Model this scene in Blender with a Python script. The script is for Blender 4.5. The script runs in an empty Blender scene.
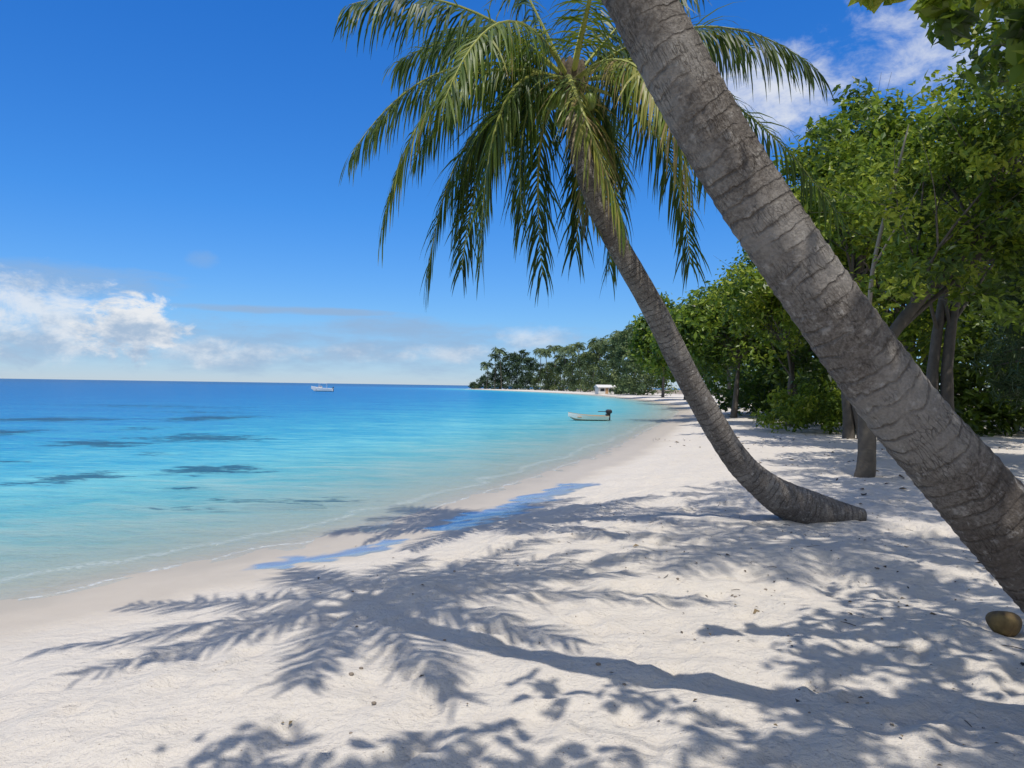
import bpy, math, numpy as np, random
from mathutils import Vector, noise as mnoise
random.seed(7); RNG=np.random.default_rng(7)
sc=bpy.context.scene
R=math.radians

# ------------------------------------------------------------ helpers
def link(o,parent=None):
    sc.collection.objects.link(o)
    if parent: o.parent=parent
    return o
def empty(name,loc=(0,0,0)):
    e=bpy.data.objects.new(name,None); e.empty_display_size=.3
    return link(e)
def mesh_obj(name,V,F,mats,parent=None,attrs=None,smooth=False,midx=None,uv=None):
    me=bpy.data.meshes.new(name)
    me.from_pydata([tuple(v) for v in V] if not isinstance(V,np.ndarray) else V.tolist(),[],F if isinstance(F,list) else F.tolist())
    for m in (mats if isinstance(mats,(list,tuple)) else [mats]): me.materials.append(m)
    if attrs:
        for k,a in attrs.items():
            at=me.attributes.new(k,'FLOAT','POINT'); at.data.foreach_set('value',np.asarray(a,dtype=np.float32))
    if smooth: me.polygons.foreach_set('use_smooth',[True]*len(me.polygons))
    if midx is not None: me.polygons.foreach_set('material_index',midx)
    if uv is not None:
        l=me.uv_layers.new(name='UVMap'); vi=np.zeros(len(me.loops),dtype=np.int32); me.loops.foreach_get('vertex_index',vi)
        l.data.foreach_set('uv',np.asarray(uv,dtype=np.float32)[vi].ravel())
    me.update()
    return link(bpy.data.objects.new(name,me),parent)

class NT:
    def __init__(s,name,world=False):
        if world: s.m=None
        else:
            s.m=bpy.data.materials.new(name); s.m.use_nodes=True; s.t=s.m.node_tree; s.t.nodes.clear()
    def n(s,typ,ins=None,**kw):
        nd=s.t.nodes.new(typ)
        for k,v in kw.items(): setattr(nd,k,v)
        if ins:
            for k,v in ins.items():
                if isinstance(v,bpy.types.NodeSocket): s.t.links.new(v,nd.inputs[k])
                else: nd.inputs[k].default_value=v
        return nd
    def math(s,op,a,b=None,c=None,clamp=False):
        i={0:a}
        if b is not None: i[1]=b
        if c is not None: i[2]=c
        return s.n('ShaderNodeMath',i,operation=op,use_clamp=clamp).outputs[0]
    def mr(s,v,a,b,c=0.,d=1.,smooth=True):
        return s.n('ShaderNodeMapRange',{0:v,1:a,2:b,3:c,4:d},interpolation_type='SMOOTHSTEP' if smooth else 'LINEAR').outputs[0]
    def mix(s,f,a,b,bt='MIX'):
        nd=s.t.nodes.new('ShaderNodeMix'); nd.data_type='RGBA'; nd.blend_type=bt
        for k,v in ((0,f),(6,a),(7,b)):
            if isinstance(v,bpy.types.NodeSocket): s.t.links.new(v,nd.inputs[k])
            else: nd.inputs[k].default_value=v if k==0 else (tuple(v)+(1,))[:4]
        return nd.outputs[2]
    def ramp(s,f,st,interp='LINEAR'):
        nd=s.n('ShaderNodeValToRGB',{0:f}); cr=nd.color_ramp; cr.interpolation=interp
        while len(cr.elements)<len(st): cr.elements.new(.5)
        for e,(p,c) in zip(cr.elements,st): e.position=p; e.color=(tuple(c)+(1,))[:4]
        return nd.outputs[0]
    def noise(s,vec,scale,detail=4,rough=.55,dist=0):
        i={'Scale':scale,'Detail':detail,'Roughness':rough,'Distortion':dist}
        if vec is not None: i['Vector']=vec
        return s.n('ShaderNodeTexNoise',i).outputs[0]
    def attr(s,name): return s.n('ShaderNodeAttribute',attribute_name=name).outputs['Fac']
    def bump(s,h,strength,dist,normal=None):
        i={'Height':h,'Strength':strength,'Distance':dist}
        if normal is not None: i['Normal']=normal
        return s.n('ShaderNodeBump',i).outputs[0]
    def out(s,sh): s.n('ShaderNodeOutputMaterial',{0:sh})
    def prin(s,col,rough=.6,normal=None,spec=.5,metal=0.):
        i={'Base Color':(tuple(col)+(1,))[:4] if isinstance(col,(tuple,list)) else col,'Roughness':rough,'Specular IOR Level':spec,'Metallic':metal}
        if normal is not None: i['Normal']=normal
        return s.n('ShaderNodeBsdfPrincipled',i).outputs[0]

def simple(name,col,rough=.6,var=.15,scale=8,bump=.1,spec=.4):
    m=NT(name); g=m.n('ShaderNodeNewGeometry').outputs['Position']
    nz=m.noise(g,scale); c=m.mix(nz,tuple(x*(1-var) for x in col),tuple(min(1,x*(1+var)) for x in col))
    m.out(m.prin(c,rough,m.bump(nz,bump,.02),spec)); return m.m

# ------------------------------------------------------------ shoreline / terrain
WZ=-0.30
shore=np.array([(-400,-3000),(-60,-200),(-22,-40),(-13,-10),(-8.6,0),(-6.4,3.6),(-4.75,6.5),(-3.55,8.4),(-2.6,9.7),(-1.5,11.7),(-.3,14.8),(1.0,18.3),(2.6,22.7),(4.4,29),(6.6,37),(10.4,50),(14.3,66),(17.8,86),(20,105),(21.2,128),(22,155),(21.4,190),(17.5,230),(9.5,275),(-5,335),(-21,392),(-27,405),(-24,430),(10,500),(200,700),(1200,1300),(4000,2600)],dtype=float)
land=np.vstack([shore,[(4000,-3000)]])
def sdist(x,y):
    x=np.asarray(x,float); y=np.asarray(y,float)
    best=np.full(x.shape,1e18)
    for a,b in zip(shore[:-1],shore[1:]):
        d=b-a; t=np.clip(((x-a[0])*d[0]+(y-a[1])*d[1])/(d@d),0,1)
        best=np.minimum(best,(x-a[0]-t*d[0])**2+(y-a[1]-t*d[1])**2)
    ins=np.zeros(x.shape,bool); n=len(land)
    for i in range(n):
        a=land[i]; b=land[(i+1)%n]
        if a[1]==b[1]: continue
        c=((a[1]>y)!=(b[1]>y))&(x<(b[0]-a[0])*(y-a[1])/(b[1]-a[1])+a[0]); ins^=c
    return np.sqrt(best)*np.where(ins,1,-1)
def sn(x,y,wl,seed,n=9):
    r=np.random.default_rng(seed); o=0
    for i in range(n):
        a=r.uniform(0,6.283); k=6.283/wl*r.uniform(.6,1.6); o=o+np.sin(k*(np.cos(a)*x+np.sin(a)*y)+r.uniform(0,6.28))
    return o/n**.5
def ss(a,b,x):
    t=np.clip((x-a)/(b-a),0,1); return t*t*(3-2*t)
def segd(x,y,a,b):
    a=np.array(a);b=np.array(b);d=b-a;t=np.clip(((x-a[0])*d[0]+(y-a[1])*d[1])/(d@d),0,1)
    return np.hypot(x-a[0]-t*d[0],y-a[1]-t*d[1])
pools=[((-.7,10.7),(.1,12.4),.50),((.2,12.7),(1.3,15.0),.42),((-2.5,8.3),(-1.4,9.4),.36)]
def poolm(x,y):
    p=np.zeros(np.shape(x))
    for a,b,w in pools: p=np.maximum(p,1-segd(x,y,a,b)/w+.30*sn(x,y,1.1,5)+.20*sn(x,y,.35,6))
    return np.clip(p,0,1)
dents=[]
rr=np.random.default_rng(3)
for i in range(620):
    dx=rr.uniform(-2.5,7);dy=rr.uniform(2.6,13)
    dents.append((dx,dy,rr.uniform(.05,.12),rr.uniform(.012,.038)))
def height(x,y,d=None):
    x=np.asarray(x,float); y=np.asarray(y,float)
    if d is None: d=sdist(x,y)
    up=.24*ss(0,4.5,d)+.06*np.clip(d/4,0,1)+.9*ss(25,90,d)
    dn=-.055*np.minimum(-d,18)-.03*np.clip(-d-18,0,80)
    z=WZ+np.where(d>0,up,dn)
    near=ss(60,15,np.hypot(x,y))
    dry=ss(.8,3,d)
    z=z+near*dry*(.028*sn(x,y,2.6,11)+.016*sn(x,y,.8,12)+.009*sn(x,y,.33,13))
    z=z+near*.012*sn(x,y,5,14)*ss(0.3,1,np.abs(d)+0*d)
    z=z-.02*poolm(x,y)
    return z
def axis(lo,hi,flo,fhi,step,g=1.06):
    a=list(np.arange(flo,fhi,step)); s=step; v=a[0]; L=[]
    while v>lo: s*=g; v-=s; L.append(v)
    s=step; v=a[-1]; U=[]
    while v<hi: s*=g; v+=s; U.append(v)
    return np.array(L[::-1]+a+U)
def grid(xs,ys):
    X,Y=np.meshgrid(xs,ys); nx=len(xs);ny=len(ys)
    i=np.arange(nx*ny).reshape(ny,nx)
    F=np.stack([i[:-1,:-1],i[:-1,1:],i[1:,1:],i[1:,:-1]],-1).reshape(-1,4)
    return X.ravel(),Y.ravel(),F
xs=axis(-3000,3900,-6,7,.07); ys=axis(-2900,3000,2,14,.07,1.05)
X,Y,F=grid(xs,ys); D=sdist(X,Y); Z=height(X,Y,D)
nm=(X>-4)&(X<8)&(Y>2)&(Y<14)
xn,yn=X[nm],Y[nm]; dz=np.zeros(xn.shape)
for dx,dy,s,h in dents:
    r2=((xn-dx)**2+(yn-dy)**2)/(s*s); dz+= -h*np.exp(-r2)+h*.45*np.exp(-(np.sqrt(r2)-1.6)**2*3)
Z[nm]+=dz*ss(1.5,3,D[nm])

# sand material
m=NT('sand'); g=m.n('ShaderNodeNewGeometry').outputs['Position']
d=m.attr('shore'); pool=m.attr('pool')
nL=m.noise(g,.7,5,.6); nM=m.noise(g,5,6,.6); nF=m.noise(g,60,4,.7); nG=m.noise(g,350,2,.6)
dry=m.mix(nL,(.57,.505,.42),(.66,.605,.525)); dry=m.mix(m.mr(nM,.35,.7),dry,(.62,.565,.485))
dry=m.mix(m.mr(nG,.60,.75,0,.45),dry,(.28,.235,.19)); dry=m.mix(m.mr(nF,.25,.44,.36,0),dry,(.38,.325,.27))
spk=m.n('ShaderNodeTexVoronoi',{'Vector':g,'Scale':14.}).outputs['Distance']
dry=m.mix(m.mr(spk,.05,.09,.6,0),dry,(.16,.11,.07))
dn=m.math('ADD',d,m.math('MULTIPLY',m.math('SUBTRACT',m.noise(g,1.1,3),.5),1.1))
wet=m.mr(dn,.9,1.9,1,0)
wetc=m.mix(nM,(.45,.385,.295),(.51,.445,.35))
wetc=m.mix(m.mr(dn,.0,.7,.6,0),wetc,(.36,.32,.25))
c=m.mix(wet,dry,wetc)
pm=m.mr(pool,.08,.5)
c=m.mix(pm,c,(.26,.28,.29))
inl=m.mr(m.math('ADD',d,m.math('MULTIPLY',nL,16.)),30,48)
c=m.mix(m.math('MULTIPLY',inl,.85),c,m.mix(nM,(.10,.075,.045),(.28,.22,.15)))
under=m.mr(d,-25,-3,1,0); c=m.mix(under,c,(.30,.45,.42))
ro=m.math('SUBTRACT',.92,m.math('MULTIPLY',wet,.42)); ro=m.math('SUBTRACT',ro,m.math('MULTIPLY',pm,.35))
b1=m.bump(m.math('ADD',m.math('MULTIPLY',nM,.7),m.math('MULTIPLY',m.noise(g,16,3),.3)),m.math('SUBTRACT',.8,m.math('MULTIPLY',wet,.75)),.10)
b2=m.bump(nF,m.math('SUBTRACT',.6,m.math('MULTIPLY',wet,.5)),.016,b1)
b3=m.bump(nG,m.math('SUBTRACT',.35,m.math('MULTIPLY',wet,.3)),.004,b2)
dif=m.prin(c,ro,b3,.22)
wat=m.n('ShaderNodeBsdfGlossy',{'Color':(.9,.95,1,1),'Roughness':.07}).outputs[0]
m.out(m.n('ShaderNodeMixShader',{0:m.math('MULTIPLY',pm,.26),1:dif,2:wat}).outputs[0]); SAND=m.m
mesh_obj('sand_beach',np.stack([X,Y,Z],1),F,SAND,attrs={'shore':D,'pool':poolm(X,Y)},smooth=True)

# ------------------------------------------------------------ water
reefs=[(-8.9,15.6,.72,.95),(-6.8,17.4,.85,1.0),(-11,27.2,1.7,1.9),(-13,24.2,1.3,1.3),(-18.8,28.5,1.3,1.4),(-16.5,42,2.0,2.8),(-23,38,3,2),(-3.7,13.0,1.1,.35),(-5.2,12.0,.7,.2),(-28,60,6,4),
 (-9.6,21.0,.5,.5),(-15.5,32,1.2,1.0),(-6.0,14.3,.5,.22),(-12.2,18.5,.7,.45),(-20,50,2.5,2.2)]
faint=(7,8,9,10,11,12,13,14)
xs=axis(-16000,16000,-14,4,.16,1.05); ys=axis(-3000,22000,4,24,.16,1.045)
X,Y,F=grid(xs,ys); D=-sdist(X,Y)
Fm=D[F].max(1)>-1.2
F=F[Fm]
keep=np.unique(F); mp=-np.ones(len(X),int); mp[keep]=np.arange(len(keep)); F=mp[F]; X,Y,D=X[keep],Y[keep],D[keep]
deep=np.clip(np.log1p(np.maximum(D,0))/math.log(501),0,1)
rf=np.zeros(X.shape)
for k,(a,b,w_,l_) in enumerate(reefs):
    th=np.arctan2((Y-b)/l_,(X-a)/w_)
    q=np.hypot((X-a)/w_,(Y-b)/l_)/(1+.2*np.sin(2*th+k)+.15*np.sin(5*th+2*k)); rf=np.maximum(rf,np.clip(1.6-q,0,1.6)*(.5 if k in faint else 1))
near=ss(60,20,np.hypot(X,Y))
Z=WZ+near*(.006*sn(X,Y,1.1,31)+.003*sn(X,Y,.5,32))
m=NT('sea_water'); g=m.n('ShaderNodeNewGeometry').outputs['Position']
dp=m.attr('deep'); d=m.attr('sea'); ra=m.attr('reef')
mp1=m.n('ShaderNodeMapping',{'Vector':g,'Scale':(.4,1.,1.)}).outputs[0]
nA=m.noise(mp1,.22,4,.6); nB=m.noise(mp1,2.2,5,.65); nC=m.noise(mp1,7,4,.65); nD=m.noise(mp1,.6,5,.7)
dpn=m.math('ADD',dp,m.math('MULTIPLY',m.math('SUBTRACT',nA,.5),.16))
dpn=m.math('ADD',dpn,m.math('MULTIPLY',m.math('SUBTRACT',nB,.5),.32))
dpn=m.math('ADD',dpn,m.math('MULTIPLY',m.math('SUBTRACT',nD,.5),.22))
col=m.ramp(dpn,[(0,(.50,.58,.51)),(.16,(.35,.54,.51)),(.30,(.14,.45,.49)),(.43,(.034,.30,.44)),(.55,(.008,.185,.40)),(.68,(.002,.130,.35)),(.9,(.001,.092,.27)),(1,(.001,.078,.225))])
col=m.mix(m.mr(nC,.42,.68,0,.40),col,m.mix(.5,col,(.20,.45,.52)))
rmk=m.mr(m.math('ADD',ra,m.math('ADD',m.math('MULTIPLY',m.math('SUBTRACT',nB,.5),3.4),m.math('MULTIPLY',m.math('SUBTRACT',nC,.5),3.))),.25,1.15)
rmk=m.math('MULTIPLY',rmk,m.mr(ra,.0,.15))
col=m.mix(m.math('MULTIPLY',rmk,.85),col,(.010,.070,.125))
tr=m.ramp(dp,[(0,(.98,1,1)),(.16,(.88,.98,.97)),(.3,(.60,.90,.90)),(.5,(.08,.6,.85)),(1,(.0,.3,.6))])
bmp=m.bump(nB,.9,.18); bmp=m.bump(nC,.8,.06,bmp)
fr=m.n('ShaderNodeFresnel',{'IOR':1.33,'Normal':bmp}).outputs[0]
gl=m.n('ShaderNodeBsdfGlossy',{'Color':(1,1,1,1),'Roughness':.10,'Normal':bmp}).outputs[0]
df=m.n('ShaderNodeBsdfDiffuse',{'Color':col,'Normal':bmp}).outputs[0]
body=m.n('ShaderNodeMixShader',{0:m.math('MINIMUM',m.math('MULTIPLY',fr,.5),.22),1:df,2:gl}).outputs[0]
tb=m.n('ShaderNodeBsdfTransparent',{0:tr}).outputs[0]
clear=m.n('ShaderNodeMixShader',{0:m.math('MINIMUM',m.math('MULTIPLY',fr,.6),.3),1:tb,2:gl}).outputs[0]
al=m.math('MAXIMUM',m.mr(dp,.02,.36,.05,1.,False),m.math('MULTIPLY',rmk,.8))
sh=m.n('ShaderNodeMixShader',{0:al,1:clear,2:body}).outputs[0]
def foamline(off,wd,sc_,amp):
    q=m.math('ABSOLUTE',m.math('SUBTRACT',m.math('ADD',d,m.math('MULTIPLY',m.noise(g,sc_,3),amp)),off))
    return m.math('MULTIPLY',m.mr(q,0,wd,1,0),m.mr(m.noise(g,16,3),.38,.6))
fo=m.math('MAXIMUM',foamline(.40,.06,.9,.8),m.math('MULTIPLY',foamline(1.5,.16,.6,1.6),.4))
foam=m.n('ShaderNodeBsdfDiffuse',{'Color':(.8,.85,.85,1)}).outputs[0]
sh=m.n('ShaderNodeMixShader',{0:m.math('MULTIPLY',fo,.38),1:sh,2:foam}).outputs[0]
m.out(sh)
mesh_obj('sea_water',np.stack([X,Y,Z],1),F,m.m,attrs={'deep':deep,'sea':D,'reef':rf},smooth=True)

# coral patches just below the surface
coral=simple('coral',(.035,.05,.05),.9,.5,6,.6)
def reef(x,y,w,l,seed):
    r=np.random.default_rng(seed); V=[];Fc=[]
    nr,na=7,48
    for i in range(nr+1):
        q=i/nr
        for j in range(na):
            a=2*math.pi*j/na
            k=1+.22*math.sin(2*a+seed)+.16*math.sin(5*a+seed*2)+.12*math.sin(9*a+seed*3)+.1*r.normal()*(q>.9)
            V.append((x+w*q*k*math.cos(a),y+l*q*k*math.sin(a),WZ-.05-.30*q**4+.012*r.normal()))
    for i in range(nr):
        for j in range(na):
            a=i*na+j;b=i*na+(j+1)%na; Fc.append((a,b,b+na,a+na))
    mesh_obj('coral_reef',V,Fc,coral,smooth=True)
for i,(x,y,w,l) in enumerate(reefs[:8]): reef(x,y,w*.8,l*.8,i+2)

# ------------------------------------------------------------ tubes/trunks
def catmull(P,n):
    P=[np.array(p,float) for p in P]; P=[2*P[0]-P[1]]+P+[2*P[-1]-P[-2]]; o=[]
    m_=len(P)-3
    for k in range(n+1):
        t=k/n*m_; i=min(int(t),m_-1); t-=i; a,b,c,d_=P[i:i+4]
        o.append(.5*((2*b)+(-a+c)*t+(2*a-5*b+4*c-d_)*t*t+(-a+3*b-3*c+d_)*t**3))
    return np.array(o)
def tube(V,Fc,UV,P4,ns,n,ring=None,nz=0.):
    C=catmull(P4,n); base=len(V); L=0
    T=np.gradient(C[:,:3],axis=0); T/=np.linalg.norm(T,axis=1)[:,None]
    u=np.cross(T[0],[0,1,.1]); u/=np.linalg.norm(u)
    for i in range(n+1):
        t=T[i]; u=u-t*(u@t); u/=np.linalg.norm(u); v=np.cross(t,u)
        if i: L+=np.linalg.norm(C[i,:3]-C[i-1,:3])
        r=C[i,3]
        for j in range(ns+1):
            a=2*math.pi*(j%ns)/ns; ca,sa=math.cos(a),math.sin(a); rr_=r
            if ring:
                ph=(L/ring+.5*mnoise.noise(Vector((L*3,ca*.8,sa*.8)))+.2*math.sin(a+L))
                f=ph-math.floor(ph)
                rr_=r*(1+.036*(f**2)-.01)
            if nz: rr_*=1+nz*mnoise.noise(Vector((ca*2.2,sa*2.2,L*1.5)))+nz*.5*mnoise.noise(Vector((ca*7,sa*7,L*9)))
            q=C[i,:3]+(u*ca+v*sa)*rr_
            V.append(q); UV.append((j/ns,L))
    for i in range(n):
        for j in range(ns):
            a=base+i*(ns+1)+j; Fc.append((a,a+1,a+ns+2,a+ns+1))
    return C

m=NT('palm_bark'); g=m.n('ShaderNodeNewGeometry').outputs['Position']
uv=m.n('ShaderNodeTexCoord').outputs['UV']; sp=m.n('ShaderNodeSeparateXYZ',{0:uv})
nz1=m.noise(g,6,5,.6); nz2=m.noise(g,55,5,.75); nz3=m.noise(g,1.8,4); nz4=m.noise(g,18,4,.65)
ang=m.math('MULTIPLY',sp.outputs[0],6.2832)
wob=m.math('ADD',m.math('MULTIPLY',m.math('SUBTRACT',m.noise(g,2.5,3),.5),.16),m.math('MULTIPLY',m.math('SUBTRACT',nz4,.5),.035))
ph=m.math('FRACT',m.math('DIVIDE',m.math('ADD',sp.outputs[1],wob),.075))
ringd=m.math('MAXIMUM',m.mr(ph,0,.12,1,0),m.mr(ph,.82,1.,0,1))
ringd=m.math('MULTIPLY',ringd,m.mr(nz1,.36,.60,.10,1))
vv=m.n('ShaderNodeCombineXYZ',{0:m.math('MULTIPLY',m.math('COSINE',ang),8.),1:m.math('MULTIPLY',m.math('SINE',ang),8.),2:m.math('MULTIPLY',sp.outputs[1],7.)}).outputs[0]
vv=m.n('ShaderNodeVectorMath',{0:vv,1:m.n('ShaderNodeTexNoise',{'Vector':g,'Scale':14.}).outputs[1]},operation='ADD').outputs[0]
fis=m.n('ShaderNodeTexVoronoi',{'Vector':vv,'Scale':1.3,'Randomness':1.},feature='DISTANCE_TO_EDGE').outputs['Distance']
fm=m.math('MULTIPLY',m.mr(fis,.0,.06,1,0),m.mr(m.noise(g,7,3),.45,.62))
col=m.mix(nz1,(.16,.137,.117),(.32,.29,.255)); col=m.mix(m.mr(nz2,.38,.62,0,.75),col,(.085,.07,.058))
col=m.mix(m.mr(nz3,.5,.66,0,.45),col,(.39,.365,.33)); col=m.mix(m.mr(nz3,.36,.46,.55,0),col,(.10,.08,.065))
col=m.mix(m.mr(nz4,.55,.7,0,.6),col,(.46,.43,.39))
col=m.mix(m.math('MULTIPLY',ringd,.60),col,(.065,.052,.043)); col=m.mix(m.math('MULTIPLY',fm,.55),col,(.06,.045,.035))
hh=m.math('SUBTRACT',m.math('SUBTRACT',m.math('ADD',m.math('MULTIPLY',nz2,1.),m.math('MULTIPLY',nz4,.6)),m.math('MULTIPLY',ringd,.7)),m.math('MULTIPLY',fm,.5))
m.out(m.prin(col,.85,m.bump(hh,1.,.022),.2)); BARK=m.m

m=NT('tree_bark'); g=m.n('ShaderNodeNewGeometry').outputs['Position']
nn=m.noise(g,5,6,.65); c=m.mix(nn,(.05,.042,.034),(.16,.14,.115))
m.out(m.prin(c,.9,m.bump(nn,.8,.05),.2)); TBARK=m.m

def leafmat(name,stops,trans=.35,rough=.42,tc=(.20,.32,.03)):
    m=NT(name); t=m.attr('tint'); c=m.ramp(t,stops)
    p=m.prin(c,rough,None,.4)
    tl=m.n('ShaderNodeBsdfTranslucent',{0:m.mix(.5,c,tc)}).outputs[0]
    m.out(m.n('ShaderNodeMixShader',{0:trans,1:p,2:tl}).outputs[0]); return m.m
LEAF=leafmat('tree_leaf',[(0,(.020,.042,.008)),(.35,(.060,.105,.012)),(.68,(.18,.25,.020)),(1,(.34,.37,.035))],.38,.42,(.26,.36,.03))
LEAFD=leafmat('distant_leaf',[(0,(.028,.055,.035)),(.5,(.075,.115,.045)),(1,(.17,.20,.07))],.2,.7)
LEAFC=leafmat('needle_leaf',[(0,(.012,.028,.010)),(.5,(.03,.06,.02)),(1,(.07,.10,.035))],.15,.6)
PALM=leafmat('palm_leaf',[(0,(.013,.030,.009)),(.4,(.042,.082,.013)),(.72,(.14,.19,.024)),(.9,(.32,.30,.06)),(1,(.28,.20,.09))],.34,.45,(.24,.31,.02))
RACH=simple('palm_rachis',(.30,.31,.07),.5,.3,4,.1)
FIB=simple('palm_fibre',(.10,.075,.045),.9,.4,30,.6)
NUT=simple('green_coconut',(.16,.22,.04),.4,.3,5,.1)

# ------------------------------------------------------------ palm fronds
def nrm(v): return v/(np.linalg.norm(v)+1e-9)
UP=np.array([0,0,1.])
def frond(V,Fc,T,MI,p0,p1,p2,rng,n=58,L=.72,w=.034,grav=.42,tint=.4,seg=4,rr0=.028):
    p0,p1,p2=[np.array(p,float) for p in (p0,p1,p2)]
    B=lambda t:(1-t)**2*p0+2*t*(1-t)*p1+t*t*p2
    dB=lambda t:nrm(2*(1-t)*(p1-p0)+2*t*(p2-p1))
    nr=14; b=len(V)
    for i in range(nr+1):
        t=i/nr; c=B(t); tn=dB(t); s=nrm(np.cross(tn,UP)+1e-4); q=np.cross(s,tn); r=rr0*(1-.85*t)
        for a in range(5):
            an=a/5*6.283; V.append(c+(s*math.cos(an)*1.3+q*math.sin(an)*.8)*r); T.append(.9)
    for i in range(nr):
        for a in range(5):
            a0=b+i*5+a; a1=b+i*5+(a+1)%5; Fc.append((a0,a1,a1+5,a0+5)); MI.append(1)
    side_prev=None
    twist=rng.normal()*.3; gap=rng.uniform(.2,.9)
    for i in range(n):
        t=.12+.88*(i+rng.uniform(-.4,.4))/n; t=min(t,.995)
        c=B(t); tn=dB(t); s=np.cross(tn,UP)
        s=nrm(s) if np.linalg.norm(s)>.15 or side_prev is None else side_prev
        side_prev=s; q=np.cross(s,tn)
        ln=L*(.30+.70*math.sin(math.pi*min(1,.12+.78*t))**.8)*rng.uniform(.65,1.15)
        wv=.14*math.sin(t*23+gap*9)
        for sg in (-1,1):
            if rng.uniform()<.08: continue
            d=nrm(s*sg*.9+tn*(.35+.75*t+wv)+q*(.22+twist*sg)+rng.normal(size=3)*.17)
            p=c.copy(); b=len(V); tt=min(1,max(0,tint+rng.normal()*.17))
            gv=grav*rng.uniform(.4,1.8)
            for k in range(seg+1):
                f=k/seg; ww=w*(.55,1.,.85,.55,.06)[k] if seg==4 else w*(.7,1,.1)[k]
                wd=tn-d*(tn@d); wd=nrm(wd) if np.linalg.norm(wd)>.1 else nrm(np.cross(d,UP))
                V.append(p-wd*ww*.5); V.append(p+wd*ww*.5)
                tv=tt+(.35*(f>.9)*rng.uniform()); T+= [tv,tv]
                d=nrm(d-UP*gv); p=p+d*ln/seg
            for k in range(seg):
                a0=b+2*k; Fc.append((a0,a0+1,a0+3,a0+2)); MI.append(0)
def ell(V,Fc,c,r,ns=12,nr=8,lump=.0):
    b=len(V)
    for i in range(nr+1):
        ph=math.pi*i/nr
        for j in range(ns):
            a=6.2832*j/ns; k=1+lump*math.sin(3*a)*math.sin(ph)
            V.append((c[0]+r[0]*math.sin(ph)*math.cos(a)*k,c[1]+r[1]*math.sin(ph)*math.sin(a)*k,c[2]+r[2]*math.cos(ph)))
    for i in range(nr):
        for j in range(ns):
            a0=b+i*ns+j;a1=b+i*ns+(j+1)%ns; Fc.append((a0,a0+ns,a1+ns,a1))
def palm(trunk,fr,seed,ring,n,ns,L=.72,w=.034,nl=58,nz=.05,grav=.42,tr_=(.12,.5)):
    rng=np.random.default_rng(seed); e=empty('coconut_palm')
    V=[];Fc=[];UV=[]; tube(V,Fc,UV,trunk,ns,n,ring,nz)
    mesh_obj('trunk',V,Fc,BARK,e,smooth=True,uv=UV)
    C=np.array(trunk[-1][:3])
    V=[];Fc=[];T=[];MI=[]
    for f in fr:
        c,t=f[0],f[1]; ti=f[2] if len(f)>2 else rng.uniform(*tr_)
        o=nrm(np.array(c))*.10
        frond(V,Fc,T,MI,C+o,C+np.array(c),C+np.array(t),rng,nl,L,w,grav,ti)
    mesh_obj('fronds',np.array(V),Fc,[PALM,RACH],e,{'tint':T},midx=MI)
    V=[];Fc=[]
    ell(V,Fc,C+np.array([0,0,.02]),(.15,.15,.28),14,8,.15)
    for k in range(9):
        a=k*.7+.3; ell(V,Fc,C+np.array([math.cos(a)*.13,math.sin(a)*.13,.05]),(.05,.05,.24),8,6)
    mesh_obj('crown_fibre',V,Fc,FIB,e,smooth=True)
    V=[];Fc=[]
    for k in range(6):
        a=k*1.05; ell(V,Fc,C+np.array([math.cos(a)*.22,math.sin(a)*.22,-.20-.07*(k%3)]),(.085,.085,.11),12,8)
    mesh_obj('coconuts',V,Fc,NUT,e,smooth=True)
    return e
trunkA=[(4.75,10.35,.02,.10),(4.35,10.3,.05,.19),(3.95,10.2,.12,.26),(3.60,10.08,.26,.24),(3.26,10,.48,.19),(2.90,9.9,.82,.168),(2.34,9.7,1.62,.155),(1.69,9.4,2.72,.142),(1.06,9.15,3.72,.127),(.78,9.03,4.4,.116),(.64,9.0,5.25,.11)]
frA=[((-1.6,-.2,.6),(-2.5,-.3,-.95)),((-1.7,-.6,.4),(-2.05,-.8,-1.9)),((-1.5,.8,.2),(-1.75,.9,-2.2),.3),((-1.0,-.8,.2),(-1.0,-.6,-2.2)),
 ((-.5,1.4,.2),(-.25,1.2,-2.1),.2),((-1.3,-.6,1.0),(-2.4,-1.0,.4)),((-.9,.6,1.2),(-1.8,1.2,1.1)),((.7,-1.5,.2),(1.05,-1.6,-1.6),.8),
 ((.8,.6,0),(.55,.6,-2.1),.35),((1.8,.3,.7),(3.35,.5,-1.35)),((1.5,-.3,1.1),(2.7,-.5,0)),((1.1,.6,1.3),(2.4,1.0,.9)),((.2,.5,1.3),(.5,1.0,1.9)),
 ((.2,-1.2,.9),(.2,-2.2,.9)),((1.5,1,.2),(1.7,1.2,-1.9),.3),((-.8,-1.3,.8),(-1.3,-1.9,-.9)),((-.2,-1.0,.0),(.45,-1.2,-1.8),.8),((-1.3,.4,.0),(-1.35,.3,-1.7),.3),((.5,1.5,.8),(1.0,2.2,-.6)),
 ((-1.2,.9,.8),(-2.0,1.4,-.5),.25),((.3,.9,-.1),(.15,.9,-1.8),.15),((-.6,.2,1.3),(-.9,.3,1.9),.4),((1.2,.9,.7),(2.0,1.5,-.7),.3),((-.7,-.3,.0),(-.55,-.2,-1.7),.4),
 ((1.2,-.5,.6),(1.9,-.8,-1.2),.55),((-1.0,.2,1.0),(-2.1,.3,.35),.3),((.9,.2,1.3),(1.5,.3,1.5),.4),((.35,.3,-.3),(.25,.2,-1.5),.95),((-1.1,.6,.1),(-1.3,.7,-2.1),.12)]
palm(trunkA,frA,21,.08,150,20,L=.78,w=.024,nl=84,grav=.58,tr_=(.2,.6))
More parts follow.
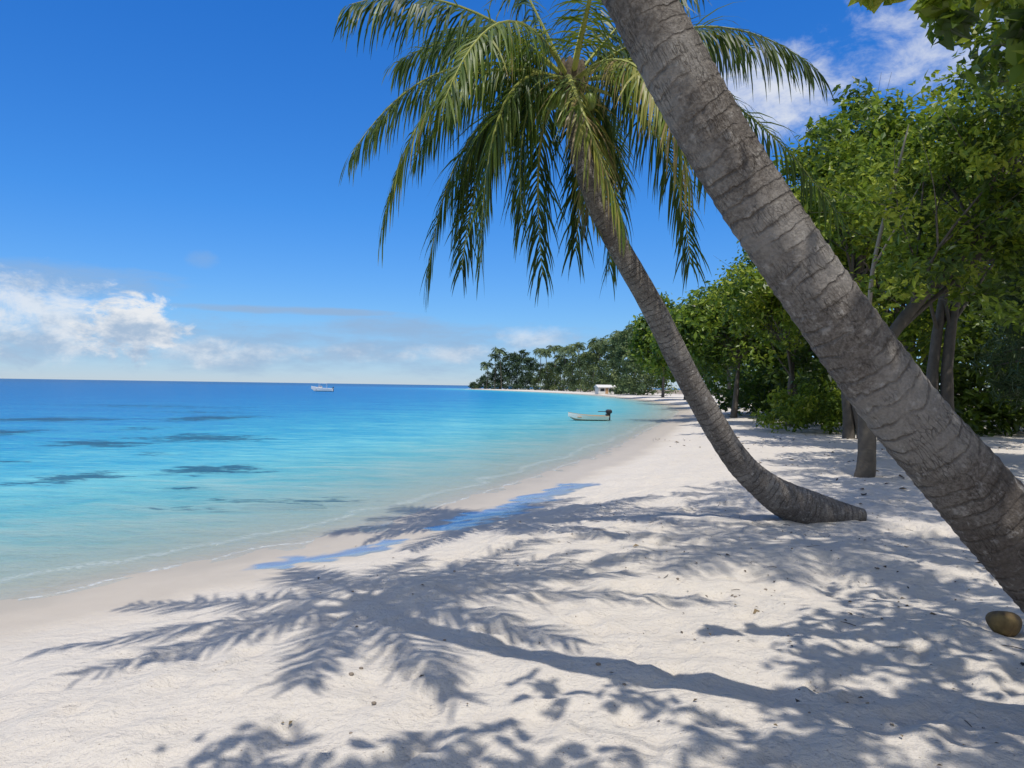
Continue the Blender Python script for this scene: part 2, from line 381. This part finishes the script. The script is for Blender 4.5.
# near leaning palm
trunkB=[(3.55,3.95,-.08,.26),(3.3,3.9,.10,.225),(2.95,3.82,.48,.205),(2.35,3.72,1.10,.186),(1.77,3.62,1.71,.168),(1.33,3.56,2.26,.157),(.92,3.52,2.84,.150),(.56,3.5,3.46,.144),(.15,3.55,4.25,.14),(-.2,3.68,5.0,.13),(-.5,3.85,5.9,.12)]
C=np.array([-.5,3.85,5.9])
tipsB=[(-2.6,3.3,5.0),(-2.05,2.85,4.6),(-.6,2.4,5.0),(-2.7,4.5,5.4),(-1.6,5.7,5.95),(-.3,5.8,6.3),(.5,5.4,5.95),(1.7,4.9,5.6),(1.0,3.2,4.9),(2.3,4.2,5.4),(.3,2.2,5.2),(-1.2,4.6,7.9),(.3,3.0,7.8),(1.4,5.6,6.3),(2.0,5.3,6.3),(1.1,6.2,6.6),(1.5,4.3,7.3)]
frB=[]
for t in tipsB:
    dlt=np.array(t)-C; ct=dlt*.5; ct[2]=max(.5,dlt[2]*.5+.9); frB.append((tuple(ct),tuple(dlt)))
palm(trunkB,frB,22,.075,520,56,L=.58,w=.031,nl=62,nz=.06,grav=.35)
# taller palms standing to the right, only their shade falls into the view
def tallpalm(base,top,seed,nf,Lf,lowest):
    r=np.random.default_rng(seed); b=np.array(base,float); t=np.array(top,float); fr=[]
    for k in range(nf):
        a=k*2.399+r.uniform(-.2,.2); e_=r.uniform(.0,1.)
        dx,dy=math.cos(a)*Lf*(1-.25*e_),math.sin(a)*Lf*(1-.25*e_); dz_=lowest*(1-e_)+1.2*e_
        fr.append(((dx*.5,dy*.5,.9+.4*e_),(dx,dy,dz_)))
    m1=b*.65+t*.35+np.array([.5,0,-.3]); m2=b*.3+t*.7+np.array([.4,0,.1])
    palm([(*b,.24),(*(b+np.array([0,0,.4])),.17),(*m1,.14),(*m2,.125),(*t,.11)],fr,seed,.09,90,16,L=.85,w=.036,nl=60,grav=.45)
tallpalm((10.5,7.6,-.05),(6.3,8.2,9.6),91,17,3.0,-1.1)
tallpalm((14.5,11.5,-.05),(9.3,12.2,11.6),92,17,3.2,-1.1)
tallpalm((8.6,3.4,-.05),(4.3,5.0,9.2),93,14,2.7,-.8)

# ------------------------------------------------------------ broadleaf trees
def leaves(name,parent,cl,per,leaf,mat,seed,tb=(.2,.8),flat=.75,hexa=False,asp=.5,upb=.8):
    r=np.random.default_rng(seed); cl=np.array(cl); nC=len(cl); n=nC*per
    ci=np.repeat(np.arange(nC),per); c=cl[ci,:3]; rad=cl[ci,3]
    off=r.normal(size=(n,3)); off/=np.linalg.norm(off,axis=1)[:,None]; off*=(r.uniform(0,1,n)**.5)[:,None]
    off[:,2]*=flat; P=c+off*rad[:,None]
    N=r.normal(size=(n,3))*.6+np.array([0,0,upb])+off*.5; N/=np.linalg.norm(N,axis=1)[:,None]
    A=np.cross(r.normal(size=(n,3)),N); A/=np.linalg.norm(A,axis=1)[:,None]; A[:,2]-=.25; B=np.cross(N,A); B/=np.linalg.norm(B,axis=1)[:,None]
    S=(leaf*r.uniform(.6,1.25,n))[:,None]; fold=N*S*.10
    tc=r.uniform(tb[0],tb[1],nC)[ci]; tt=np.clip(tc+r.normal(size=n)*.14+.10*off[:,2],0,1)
    if not hexa:
        V=np.stack([P-A*S*.5,P+B*S*asp*.5+fold,P+A*S*.5,P-B*S*asp*.5+fold],1).reshape(-1,3)
        F=np.arange(n*4).reshape(n,4); T=np.repeat(tt,4)
    else:
        V=np.stack([P-A*S*.5,P-A*S*.12+B*S*asp*.36+fold,P+A*S*.25+B*S*asp*.5+fold,P+A*S*.5,P+A*S*.25-B*S*asp*.5+fold,P-A*S*.12-B*S*asp*.36+fold],1).reshape(-1,3)
        i=np.arange(n)*6; F=np.concatenate([np.stack([i,i+1,i+2,i+3],1),np.stack([i,i+3,i+4,i+5],1)]); T=np.repeat(tt,6)
    return mesh_obj(name,V,F,mat,parent,{'tint':T})
def crown(c,R3,nl,ncl,r,cr,lobe=.46):
    cl=[]; c=np.array(c,float); R3=np.array(R3,float); lobes=[]
    for i in range(nl):
        d=nrm(r.normal(size=3)); d[2]=abs(d[2])*1.0-.35 if r.uniform()<.7 else d[2]
        lobes.append((c+d*R3*r.uniform(.45,.75),lobe*r.uniform(.7,1.2)))
    for i in range(ncl):
        lc,lr=lobes[i%nl]; d=nrm(r.normal(size=3)); q=lc+d*R3*lr*r.uniform(.55,1.0); cl.append((*q,cr*r.uniform(.6,1.25)))
    return cl,[l[0] for l in lobes]
def tree(x,y,cz,R3,nl=10,ncl=130,per=60,leaf=.26,cr=.75,tr=.22,seed=1,mat=None,tb=(.15,.85),off=(0,0),name='broadleaf_tree',hexa=False,cl=None,lobes=None,multi=1,extra=None,xl=None):
    r=np.random.default_rng(seed); e=empty(name); gz=float(height(x,y))
    cx,cy=x+off[0],y+off[1]
    if cl is None: cl,lobes=crown((cx,cy,cz),R3,nl,ncl,r,cr)
    V=[];Fc=[];UV=[]
    for k in range(multi):
        bx,by=x+(k*r.uniform(-.6,.6)),y+k*r.uniform(-.4,.4)
        top=np.array([cx+r.normal()*.3,cy,cz-R3[2]*.2])
        md=np.array([(bx*.85+top[0]*.15)+r.normal()*.2,(by*.85+top[1]*.15),gz+(top[2]-gz)*.45])
        tube(V,Fc,UV,[(bx,by,gz-.15,tr*1.4),(bx+.02,by,gz+.25,tr*1.0),(*md,tr*.72),(*top,tr*.3)],12,20,None,.16)
        for j,l in enumerate(lobes):
            if j%multi!=k: continue
            f=r.uniform(.1,.9); s=md*(1-f)+top*f
            mid=(s+l)/2+r.normal(size=3)*.25
            tube(V,Fc,UV,[(*s,tr*.30),(*mid,tr*.17),(*l,tr*.07)],7,8,None,.1)
            for q in range(3):
                e2=l+r.normal(size=3)*np.array(R3)*.3
                if hexa: e2=l+r.normal(size=3)*.5
                tube(V,Fc,UV,[(*mid,tr*.12),(*((mid+e2)/2+r.normal(size=3)*.15),tr*.06),(*e2,tr*.02)],5,6)
    if xl:
        for p in xl: tube(V,Fc,UV,p,7,12)
    mesh_obj('trunk_and_limbs',V,Fc,TBARK,e,smooth=True)
    leaves('foliage',e,cl+(extra or []),per,leaf,mat or LEAF,seed,tb,hexa=hexa)
    return e
r=np.random.default_rng(99)
low=[(r.uniform(7.6,13.5),r.uniform(14.2,17.0),r.uniform(2.9,6.0),r.uniform(.35,.6)) for _ in range(85)]
tree(7.2,15.6,6.3,(3.0,3.0,2.7),10,125,75,.20,.6,.19,31,off=(3.6,1.4),extra=low,tb=(.1,.95))
tree(11.9,9.0,7.2,(4.2,4.2,2.0),10,120,60,.24,.65,.24,44,off=(-2.2,.6))
tree(12.5,22,7.4,(4.4,4,3.6),12,170,70,.26,.75,.2,32,off=(.5,0),multi=2,tb=(.15,.95))
tree(12.3,27,8.2,(3.7,3.6,4.3),12,170,75,.28,.75,.2,45,off=(.2,0),multi=2,tb=(.2,.95))
tree(18.5,25,8.2,(4.8,4.2,4.2),12,180,70,.28,.8,.22,33,multi=2,tb=(.1,.9))
tree(15.6,31,7.0,(4.8,4,5.0),12,180,60,.32,.85,.2,34,multi=2,tb=(.3,1))
tree(13.0,36,5.2,(3.8,4,3.8),10,130,60,.32,.8,.18,35,multi=2,tb=(.25,1))
tree(13.3,46,5.4,(4.6,4,4.6),10,130,60,.38,.95,.2,36,tb=(.1,.8))
tree(17.5,52,7.0,(5.5,5,6),10,150,60,.45,1.1,.25,37)
tree(21,40,9,(6,5,7),12,180,60,.42,1.1,.25,38,multi=2)
tree(28,38,9,(6,5,7.5),12,180,60,.42,1.1,.25,39,multi=2,tb=(.1,.6))
tree(20.5,72,6.8,(5.5,6,6),10,130,55,.6,1.3,.25,40)
tree(23.5,92,8,(6,6,7.5),10,130,50,.75,1.5,.3,41,tb=(.1,.8))
tree(26,115,8.5,(6,6,8),10,120,50,.9,1.8,.3,42)
tree(27.5,140,9,(6.5,7,9),10,120,50,1.0,2.0,.3,43,tb=(.2,.8))
V=[];Fc=[];UV=[]
PB=simple('pale_bark',(.25,.22,.18),.8,.2,4,.3)
tube(V,Fc,UV,[(8.9,19.5,-.1,.07),(8.8,19.0,2,.06),(8.5,18.2,4.5,.05),(8.6,17.2,6.8,.03),(8.7,17,7.6,.012)],8,24)
tube(V,Fc,UV,[(8.5,18.2,4.6,.03),(8.9,17.8,5.6,.02),(9.3,17.4,6.6,.01)],6,10)
mesh_obj('dead_tree',V,Fc,PB,smooth=True)

# shrubs / thicket under the trees
r=np.random.default_rng(51); cl=[]
for i in range(420):
    t=r.uniform(); yy=34+t*60+r.uniform(-3,3); sx=np.interp(yy,[30,40,50,66,86,105],[12,13.5,17,20,23.5,26])
    xx=sx+abs(r.normal())*3+r.uniform(0,2); cl.append((xx,yy,r.uniform(.3,3.2)+.2,r.uniform(.6,1.1)))
for i in range(820):
    xx=r.uniform(13,62); yy=49+r.uniform(-3,5)-.1*(xx-13); cl.append((xx,yy,r.uniform(.2,8.5),r.uniform(.9,1.5)))
for i in range(330):
    xx=r.uniform(16.5,34); yy=32+r.uniform(-2,3); cl.append((xx,yy,r.uniform(.1,5.2),r.uniform(.6,1.)))
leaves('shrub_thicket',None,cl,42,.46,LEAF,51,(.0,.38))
r=np.random.default_rng(52); cl=[]
for i in range(100):
    a=r.uniform(0,6.28); q=r.uniform()**.5
    cl.append((13.6+q*3.6*math.cos(a),31.5+q*2*math.sin(a),.3+r.uniform(0,2.1)*(1-q*.6),.5))
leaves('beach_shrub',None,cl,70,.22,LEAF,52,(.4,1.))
r=np.random.default_rng(53); cl=[]
for i in range(130):
    h=r.uniform(1.6,8.5); rad=2.0*(1-h/11); a=r.uniform(0,6.28); cl.append((13.4+rad*math.cos(a)*r.uniform(.3,1),18.8+rad*math.sin(a),h,.5))
e=empty('ironwood_tree'); V=[];Fc=[];UV=[]
tube(V,Fc,UV,[(13.4,18.8,-.1,.22),(13.3,18.8,3,.15),(13.5,18.8,8.6,.04)],10,16,None,.1)
for c in cl[::3]: tube(V,Fc,UV,[(13.4,18.8,c[2]-.5,.04),((13.4+c[0])/2,(18.8+c[1])/2,c[2],.025),(c[0],c[1],c[2]-.1,.01)],5,5)
mesh_obj('trunk_and_limbs',V,Fc,TBARK,e,smooth=True)
leaves('foliage',e,cl,110,.42,LEAFC,53,(.1,.8),asp=.09,upb=.1)

# near overhanging almond tree (shades the foreground, trunk behind the camera)
r=np.random.default_rng(61); cl=[]
while len(cl)<480:
    xx=r.uniform(-1.4,8.2); yy=r.uniform(-1.5,7.5); zz=r.uniform(4.2,7.6)
    if zz<2.6+.52*max(yy,0): continue
    gx,gy=xx-.11*zz,yy+.38*zz
    if gy<2.8 and r.uniform()<.85: continue
    lim=np.interp(gx,[-2.,-1.2,-.3,.6,1.2,2.0,2.8,4,5,8],[2.6,3.3,3.9,4.2,4.3,5.0,6.5,7.7,8.4,9.5])
    if gy>lim+.30*math.sin(gx*4)+.2*math.sin(gx*9): continue
    if math.sin(gx*3.1+1.)*math.sin(gy*3.7+.5)+.4*math.sin(gx*7-gy*5)>.75: continue
    cl.append((xx,yy,zz,r.uniform(.18,.40)))
vis=[(1.86,4.0,3.78,.08),(1.98,4.0,3.80,.07),(2.2,4.05,3.74,.07),(2.32,4.05,3.66,.08),(2.48,4.0,3.78,.09),(2.66,4.0,3.60,.11),(2.73,4.0,3.44,.09),(2.6,3.9,4.05,.25),(3.1,3.9,3.8,.3)]
lob=[np.array(cl[k][:3]) for k in range(0,480,30)]
tree(5.8,-1.2,5.4,(3,3,1.2),per=22,leaf=.175,tr=.24,seed=62,cl=cl,extra=vis,lobes=lob,hexa=True,tb=(.1,.9),name='almond_tree',
  xl=[[(5.6,0.2,4.9,.07),(4.4,2.6,5.0,.05),(3.3,3.9,4.5,.03),(2.6,4.0,4.0,.012)],[(3.3,3.9,4.5,.02),(2.6,4.02,4.15,.012),(1.95,4.02,3.86,.006)],[(3.3,3.9,4.5,.02),(2.9,4.0,3.9,.01),(2.68,4.0,3.5,.005)]])

# ------------------------------------------------------------ distant treeline with palms
r=np.random.default_rng(71)
def at(u,dep): return (u-512)/768*dep
e=empty('distant_treeline')
def mass(rows,tb,seed,nm_):
    cl=[]
    for (u,dep,h,w,k) in rows:
        for i in range(k*3):
            a=r.uniform(0,6.28); q=r.uniform()**.5; hh=r.uniform(.03,1)
            ww=w*(1-.5*hh**2)
            cl.append((at(u,dep)+ww*q*math.cos(a)+4,dep+6+ww*q*math.sin(a),h*hh,1.8*(1-.3*hh)))
    leaves(nm_,e,cl,46,.85,LEAFD,seed,tb)
mass([(466,398,3,3,6),(474,396,6,4,10),(483,392,9,5,16),(493,388,14,6,28),(503,380,18,7,36),(513,370,19,7,38),(523,360,15,6,28)],(.0,.3),71,'dark_foliage')
mass([(534,345,12,6,26),(546,330,12,7,26),(558,310,13,7,28),(570,290,14,7,28),(582,270,14,7,28),(592,250,15,7,28),(602,225,15,6,28),(612,205,16,6,28),(622,185,16,6,30),(632,170,16,6,30)],(.2,.95),72,'foliage')
V=[];Fc=[];T=[];MI=[];V2=[];F2=[];U2=[]
for (u,dep,h) in [(476,378,12),(484,375,16),(491,372,19),(527,345,18),(536,335,17),(543,325,18),(552,310,17),(560,300,16.5),(568,285,17),(577,270,16.5),(586,255,17),(596,240,17),(606,220,17),(548,322,14),(572,290,14),(615,200,17)]:
    bx=at(u,dep)+5; by=dep+3; lx=bx+r.normal()*1.2
    tube(V2,F2,U2,[(bx,by,0,.2),((bx+lx)/2+.3,by,h*.5,.16),(lx,by,h,.13)],6,8)
    for k in range(18):
        a=k*2.4+r.uniform(); el_=r.uniform(-.5,1.1); Lf=3.6
        p1=(lx+math.cos(a)*Lf*.5,by+math.sin(a)*Lf*.5,h+Lf*.55*el_+.5); p2=(lx+math.cos(a)*Lf,by+math.sin(a)*Lf,h+Lf*(el_*.6-.5))
        frond(V,Fc,T,MI,(lx,by,h),p1,p2,r,12,1.6,.28,.4,r.uniform(.2,.8),2,.06)
mesh_obj('palm_fronds',np.array(V),Fc,[LEAFD,LEAFD],e,{'tint':T},midx=MI)
mesh_obj('palm_trunks',V2,F2,TBARK,e,smooth=True)

# ------------------------------------------------------------ boats, shelter
WHITE=simple('boat_paint',(.78,.76,.70),.35,.05,3,.02)
TAN=simple('boat_wood',(.42,.26,.13),.6,.25,10,.1)
DARK=simple('motor_plastic',(.02,.02,.025),.35,.2,6,.02)
BLUE=simple('canvas_white',(.7,.7,.7),.6,.1,6,.02)
def box(V,Fc,c,s,bev=.15):
    b=len(V); cx,cy,cz=c; sx,sy,sz=s
    k=bev*min(s)
    for z,i in ((-sz/2,k),(-sz/2+k,0),(sz/2-k,0),(sz/2,k)):
        for (px,py) in ((-1,-1),(1,-1),(1,1),(-1,1)):
            V.append((cx+px*(sx/2-i),cy+py*(sy/2-i),cz+z))
    Fc.append((b+3,b+2,b+1,b)); Fc.append((b+12,b+13,b+14,b+15))
    for l in range(3):
        for j in range(4):
            a0=b+l*4+j;a1=b+l*4+(j+1)%4; Fc.append((a0,a1,a1+4,a0+4))
def boat(x,y,rot,L,B,H,cabin=False):
    e=empty('motorboat' if cabin else 'skiff'); V=[];Fc=[];n=16
    for i in range(n+1):
        t=i/n; xx=(t-.5)*L; w=B/2*(.86+.14*math.sin(math.pi*min(1,t*1.4)))*(1-max(0,(t-.5)/.5)**2.6); w=max(w,.01)
        gz=H*(.80+.55*t**2.5); kz=-.12*H+.75*H*max(0,(t-.72)/.28)**2
        pr=[(w,gz),(w*1.02,gz-.07*H),(w*.84,kz+(gz-kz)*.28),(0,kz),(-w*.84,kz+(gz-kz)*.28),(-w*1.02,gz-.07*H),(-w,gz)]
        wi=max(.005,w-.05); fz=max(kz+.12*H,.12*H); fz=min(fz,gz-.03)
        pr+=[(-wi,gz),(-wi*.85,fz),(0,fz-.01),(wi*.85,fz),(wi,gz)]
        for q in pr: V.append((xx,q[0],q[1]))
    k=12
    for i in range(n):
        for j in range(k):
            a=i*k+j;b=i*k+(j+1)%k; Fc.append((a,a+k,b+k,b))
    Fc.append(tuple(range(0,k)))
    MI=[0]*len(Fc)
    for i in range(n):
        for j in (0,5,6,7,8,9,10,11): MI[i*k+j]=1
    mesh_obj('hull',V,Fc,[WHITE,WHITE if cabin else TAN],e,midx=MI)
    V=[];Fc=[]
    for t in (-.28,.02,.25): box(V,Fc,(t*L,0,H*.55),(.22,B*.82,.04))
    mesh_obj('seats',V,Fc,TAN,e)
    V=[];Fc=[]
    box(V,Fc,(-L/2-.12,0,H*.8+.24),(.34,.22,.26),.3); box(V,Fc,(-L/2-.14,0,H*.3),(.14,.09,.8),.2); box(V,Fc,(-L/2-.16,0,-.1*H),(.34,.05,.06),.2); box(V,Fc,(-L/2+.3,0,H*.8+.24),(.5,.04,.04),.2)
    box(V,Fc,(-L/2+.01,0,H*.7),(.1,.22,.3),.2)
    mesh_obj('outboard_motor',V,Fc,DARK,e)
    if cabin:
        V=[];Fc=[]
        for px in (-.22,.12):
            for py in (-.36,.36): box(V,Fc,(px*L,py*B,H*1.4),(.05,.05,1.2))
        box(V,Fc,(-.05*L,0,H*1.4+.62),(L*.42,B*.85,.07)); box(V,Fc,(.08*L,0,H+.1),(.9,B*.5,.6))
        mesh_obj('canopy',V,Fc,BLUE,e)
    e.location=(x,y,WZ+.02); e.rotation_euler=(0,0,rot); return e
boat(4.55,46,R(190),2.4,1.15,.36)
boat(-46.5,188,R(186),5.2,2.0,.95,True)
# small white beach shelter far along the shore, under the trees
WALL=simple('white_wall',(.62,.60,.56),.7,.06,2,.05); GLS=simple('dark_opening',(.03,.035,.04),.3,.1,2,0)
e=empty('beach_house'); V=[];Fc=[]; box(V,Fc,(0,0,.9),(4.6,3,1.8),.01); mesh_obj('walls',V,Fc,WALL,e)
V=[(-2.6,-1.9,1.75),(2.6,-1.9,1.75),(2.6,0,2.45),(-2.6,0,2.45),(-2.6,1.9,1.75),(2.6,1.9,1.75)]
mesh_obj('roof',V,[(0,1,2,3),(3,2,5,4),(0,3,4),(1,5,2)],WALL,e)
V=[];Fc=[]; box(V,Fc,(-1.2,-1.52,1.1),(1.1,.06,.7),.05); box(V,Fc,(1.2,-1.52,1.1),(1.1,.06,.7),.05); mesh_obj('windows',V,Fc,GLS,e)
V=[];Fc=[]; box(V,Fc,(0,-1.52,.8),(.8,.06,1.5),.05); mesh_obj('door',V,Fc,TAN,e)
e.location=(24.6,203,float(height(24.6,203))-.05); e.rotation_euler=(0,0,.2)

# ------------------------------------------------------------ small things on the sand
r=np.random.default_rng(81)
LIT=NT('leaf_litter'); t=LIT.attr('tint'); LIT.out(LIT.prin(LIT.ramp(t,[(0,(.035,.022,.012)),(.5,(.09,.06,.03)),(1,(.22,.16,.08))]),.7)); LIT=LIT.m
V=[];Fc=[];T=[]
for i in range(900):
    if i<80: x=r.uniform(-2,4); y=r.uniform(3,10)
    elif i<560: x=r.uniform(1.2,7); y=r.uniform(3.2,12)
    else: x=r.uniform(5,18); y=r.uniform(11,30)
    z=float(height(x,y))+.012; s=r.uniform(.006,.020) if y<12 else r.uniform(.02,.06)
    if r.uniform()<.10: s*=1.9
    a=r.uniform(0,6.28); A=np.array([math.cos(a),math.sin(a),r.normal()*.2]); B=np.array([-math.sin(a),math.cos(a),r.normal()*.3])*.5; P=np.array([x,y,z]); b=len(V)
    V+=[P-A*s,P+B*s+UP*s*.3,P+A*s,P-B*s+UP*s*.3]; Fc.append((b,b+1,b+2,b+3)); T+=[r.uniform()]*4
mesh_obj('leaf_litter',np.array(V),Fc,LIT,attrs={'tint':T})
V=[];Fc=[];UV=[]
for i in range(36):
    x=r.uniform(.5,6); y=r.uniform(3,10); a=r.uniform(0,6.28); l=r.uniform(.05,.2); z=float(height(x,y))+.01
    tube(V,Fc,UV,[(x,y,z,.003),(x+l*.5*math.cos(a)+.01,y+l*.5*math.sin(a),z+.005,.003),(x+l*math.cos(a),y+l*math.sin(a),z,.002)],5,4)
mesh_obj('twigs',V,Fc,TBARK)
V=[];Fc=[]
for i in range(60):
    x=r.uniform(-2,6.5); y=r.uniform(3.6,11); s=r.uniform(.006,.018); ell(V,Fc,(x,y,float(height(x,y))+s*.3),(s,s*r.uniform(.6,1),s*.6),7,5,.1)
mesh_obj('pebbles',V,Fc,simple('pebble',(.22,.18,.14),.8,.5,30,.3),smooth=True)
HUSK=NT('coconut_husk'); g=HUSK.n('ShaderNodeNewGeometry').outputs['Position']; nn=HUSK.noise(g,12,5)
HUSK.out(HUSK.prin(HUSK.ramp(nn,[(.3,(.05,.03,.015)),(.5,(.15,.095,.03)),(.7,(.22,.15,.05))]),.75,HUSK.bump(nn,.8,.03)))
V=[];Fc=[]; ns,nr=24,16
for i in range(nr+1):
    ph=math.pi*i/nr
    for j in range(ns):
        a=6.2832*j/ns; k=1+.09*math.cos(3*a)*math.sin(ph)
        V.append((.13*math.cos(ph),.09*math.sin(ph)*math.cos(a)*k,.09*math.sin(ph)*math.sin(a)*k*(1+.2*math.cos(ph))))
for i in range(nr):
    for j in range(ns):
        a0=i*ns+j;a1=i*ns+(j+1)%ns; Fc.append((a0,a1,a1+ns,a0+ns))
o=mesh_obj('fallen_coconut',V,Fc,HUSK.m,smooth=True); o.location=(3.40,5.28,float(height(3.40,5.28))+.06); o.rotation_euler=(.3,.25,.3)

# ------------------------------------------------------------ world
w=bpy.data.worlds.new('World'); sc.world=w; w.use_nodes=True
m=NT('w',True); m.t=w.node_tree; m.t.nodes.clear()
sky=m.n('ShaderNodeTexSky',sky_type='NISHITA',sun_disc=False,sun_elevation=R(68.4),sun_rotation=R(164),altitude=0.,air_density=1.,dust_density=0.,ozone_density=1.)
dv=m.n('ShaderNodeTexCoord').outputs['Generated']; s=m.n('ShaderNodeSeparateXYZ',{0:dv})
az=m.math('ARCTAN2',s.outputs[0],s.outputs[1]); el=m.math('ARCSINE',s.outputs[2])
tintc=m.ramp(m.math('DIVIDE',el,1.0,clamp=True),[(0,(.44,.60,1.02)),(.08,(.36,.65,1.07)),(.22,(.23,.67,1.25)),(.5,(.14,.68,1.45)),(1,(.22,.75,1.5))])
hs=m.mix(1.,sky.outputs[0],tintc,'MULTIPLY')
bg=m.n('ShaderNodeBackground',{0:hs,1:.12}).outputs[0]
cv=m.n('ShaderNodeCombineXYZ',{0:az,1:m.math('MULTIPLY',el,1.7),2:0.}).outputs[0]
nz=m.noise(cv,16,7,.66,.3); nb=m.noise(cv,12,5,.65); nst=m.noise(m.n('ShaderNodeCombineXYZ',{0:m.math('MULTIPLY',az,.25),1:el,2:.3}).outputs[0],45,5,.62)
def blob(a0,e0,wa,we,amp,lo,hi,ns_=None):
    a=m.math('DIVIDE',m.math('SUBTRACT',az,a0),wa); b=m.math('DIVIDE',m.math('SUBTRACT',el,e0),we)
    q=m.math('SUBTRACT',1.,m.math('ADD',m.math('MULTIPLY',a,a),m.math('MULTIPLY',b,b)))
    q=m.math('MAXIMUM',q,-1.5)
    q=m.math('ADD',q,m.math('MULTIPLY',m.math('SUBTRACT',ns_ or nz,.5),amp))
    return m.mr(q,lo,hi)
cu=[blob(-.462,.062,.062,.046,4.6,-.1,.7),m.math('MULTIPLY',blob(-.59,.066,.15,.050,5.0,-.4,1.2),.8),m.math('MULTIPLY',blob(-.37,.035,.09,.018,3.6,-.3,1.2),.7),
    m.math('MULTIPLY',blob(-.20,.038,.10,.013,3.8,-.2,1.3),.55),m.math('MULTIPLY',blob(-.06,.042,.08,.014,3.6,-.2,1.3),.55),
    m.math('MULTIPLY',blob(.31,.35,.10,.06,3.,-.2,1.3),.85),m.math('MULTIPLY',blob(.55,.40,.16,.09,3.4,-.1,1.6),.75),m.math('MULTIPLY',blob(.035,.062,.06,.018,2.8,-.2,1.4),.65)]
f=cu[0]
for c_ in cu[1:]: f=m.math('MAXIMUM',f,c_)
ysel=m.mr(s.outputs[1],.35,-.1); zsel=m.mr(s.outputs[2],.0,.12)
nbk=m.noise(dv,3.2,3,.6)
f=m.math('MAXIMUM',f,m.math('MULTIPLY',m.math('MULTIPLY',ysel,zsel),m.mr(nbk,.40,.56)))  # unseen white clouds added overhead and behind the camera as neutral shadow fill
thin=[m.math('MULTIPLY',blob(-.28,.090,.14,.006,2.4,-.2,.9,nst),.75),m.math('MULTIPLY',blob(-.25,.045,.5,.035,4.5,-.4,1.8,nst),.7),m.math('MULTIPLY',blob(-.385,.145,.02,.012,2.8,-.2,1.4),.35),m.math('MULTIPLY',blob(-.14,.070,.15,.018,3.,-.4,1.2,nst),.7),m.math('MULTIPLY',blob(-.55,.112,.16,.018,2.8,-.4,1.2,nst),.6)]
g2=thin[0]
for c_ in thin[1:]: g2=m.math('MAXIMUM',g2,c_)
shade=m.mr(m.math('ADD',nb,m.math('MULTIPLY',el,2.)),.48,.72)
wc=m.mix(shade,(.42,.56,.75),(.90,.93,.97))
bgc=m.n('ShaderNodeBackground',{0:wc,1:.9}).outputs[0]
bgt=m.n('ShaderNodeBackground',{0:(.34,.49,.71,1),1:.9}).outputs[0]
x1=m.n('ShaderNodeMixShader',{0:g2,1:bg,2:bgt}).outputs[0]
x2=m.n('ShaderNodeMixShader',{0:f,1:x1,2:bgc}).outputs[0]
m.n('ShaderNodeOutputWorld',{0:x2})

sd=bpy.data.lights.new('sun','SUN'); sd.energy=3.9; sd.angle=R(.53); sd.color=(1,.96,.90)
so=link(bpy.data.objects.new('sun',sd)); so.rotation_euler=Vector((-.11,.38,-1)).to_track_quat('-Z','Y').to_euler(); so.location=(5,-10,30)

cd=bpy.data.cameras.new('camera'); cd.lens=27; cd.sensor_width=36; cd.clip_start=.05; cd.clip_end=40000
co=link(bpy.data.objects.new('camera',cd)); co.location=(0,0,1.70); co.rotation_euler=(R(90.15),R(-.85),0); sc.camera=co
sc.view_settings.view_transform='Standard'; sc.view_settings.look='None'; sc.view_settings.exposure=0
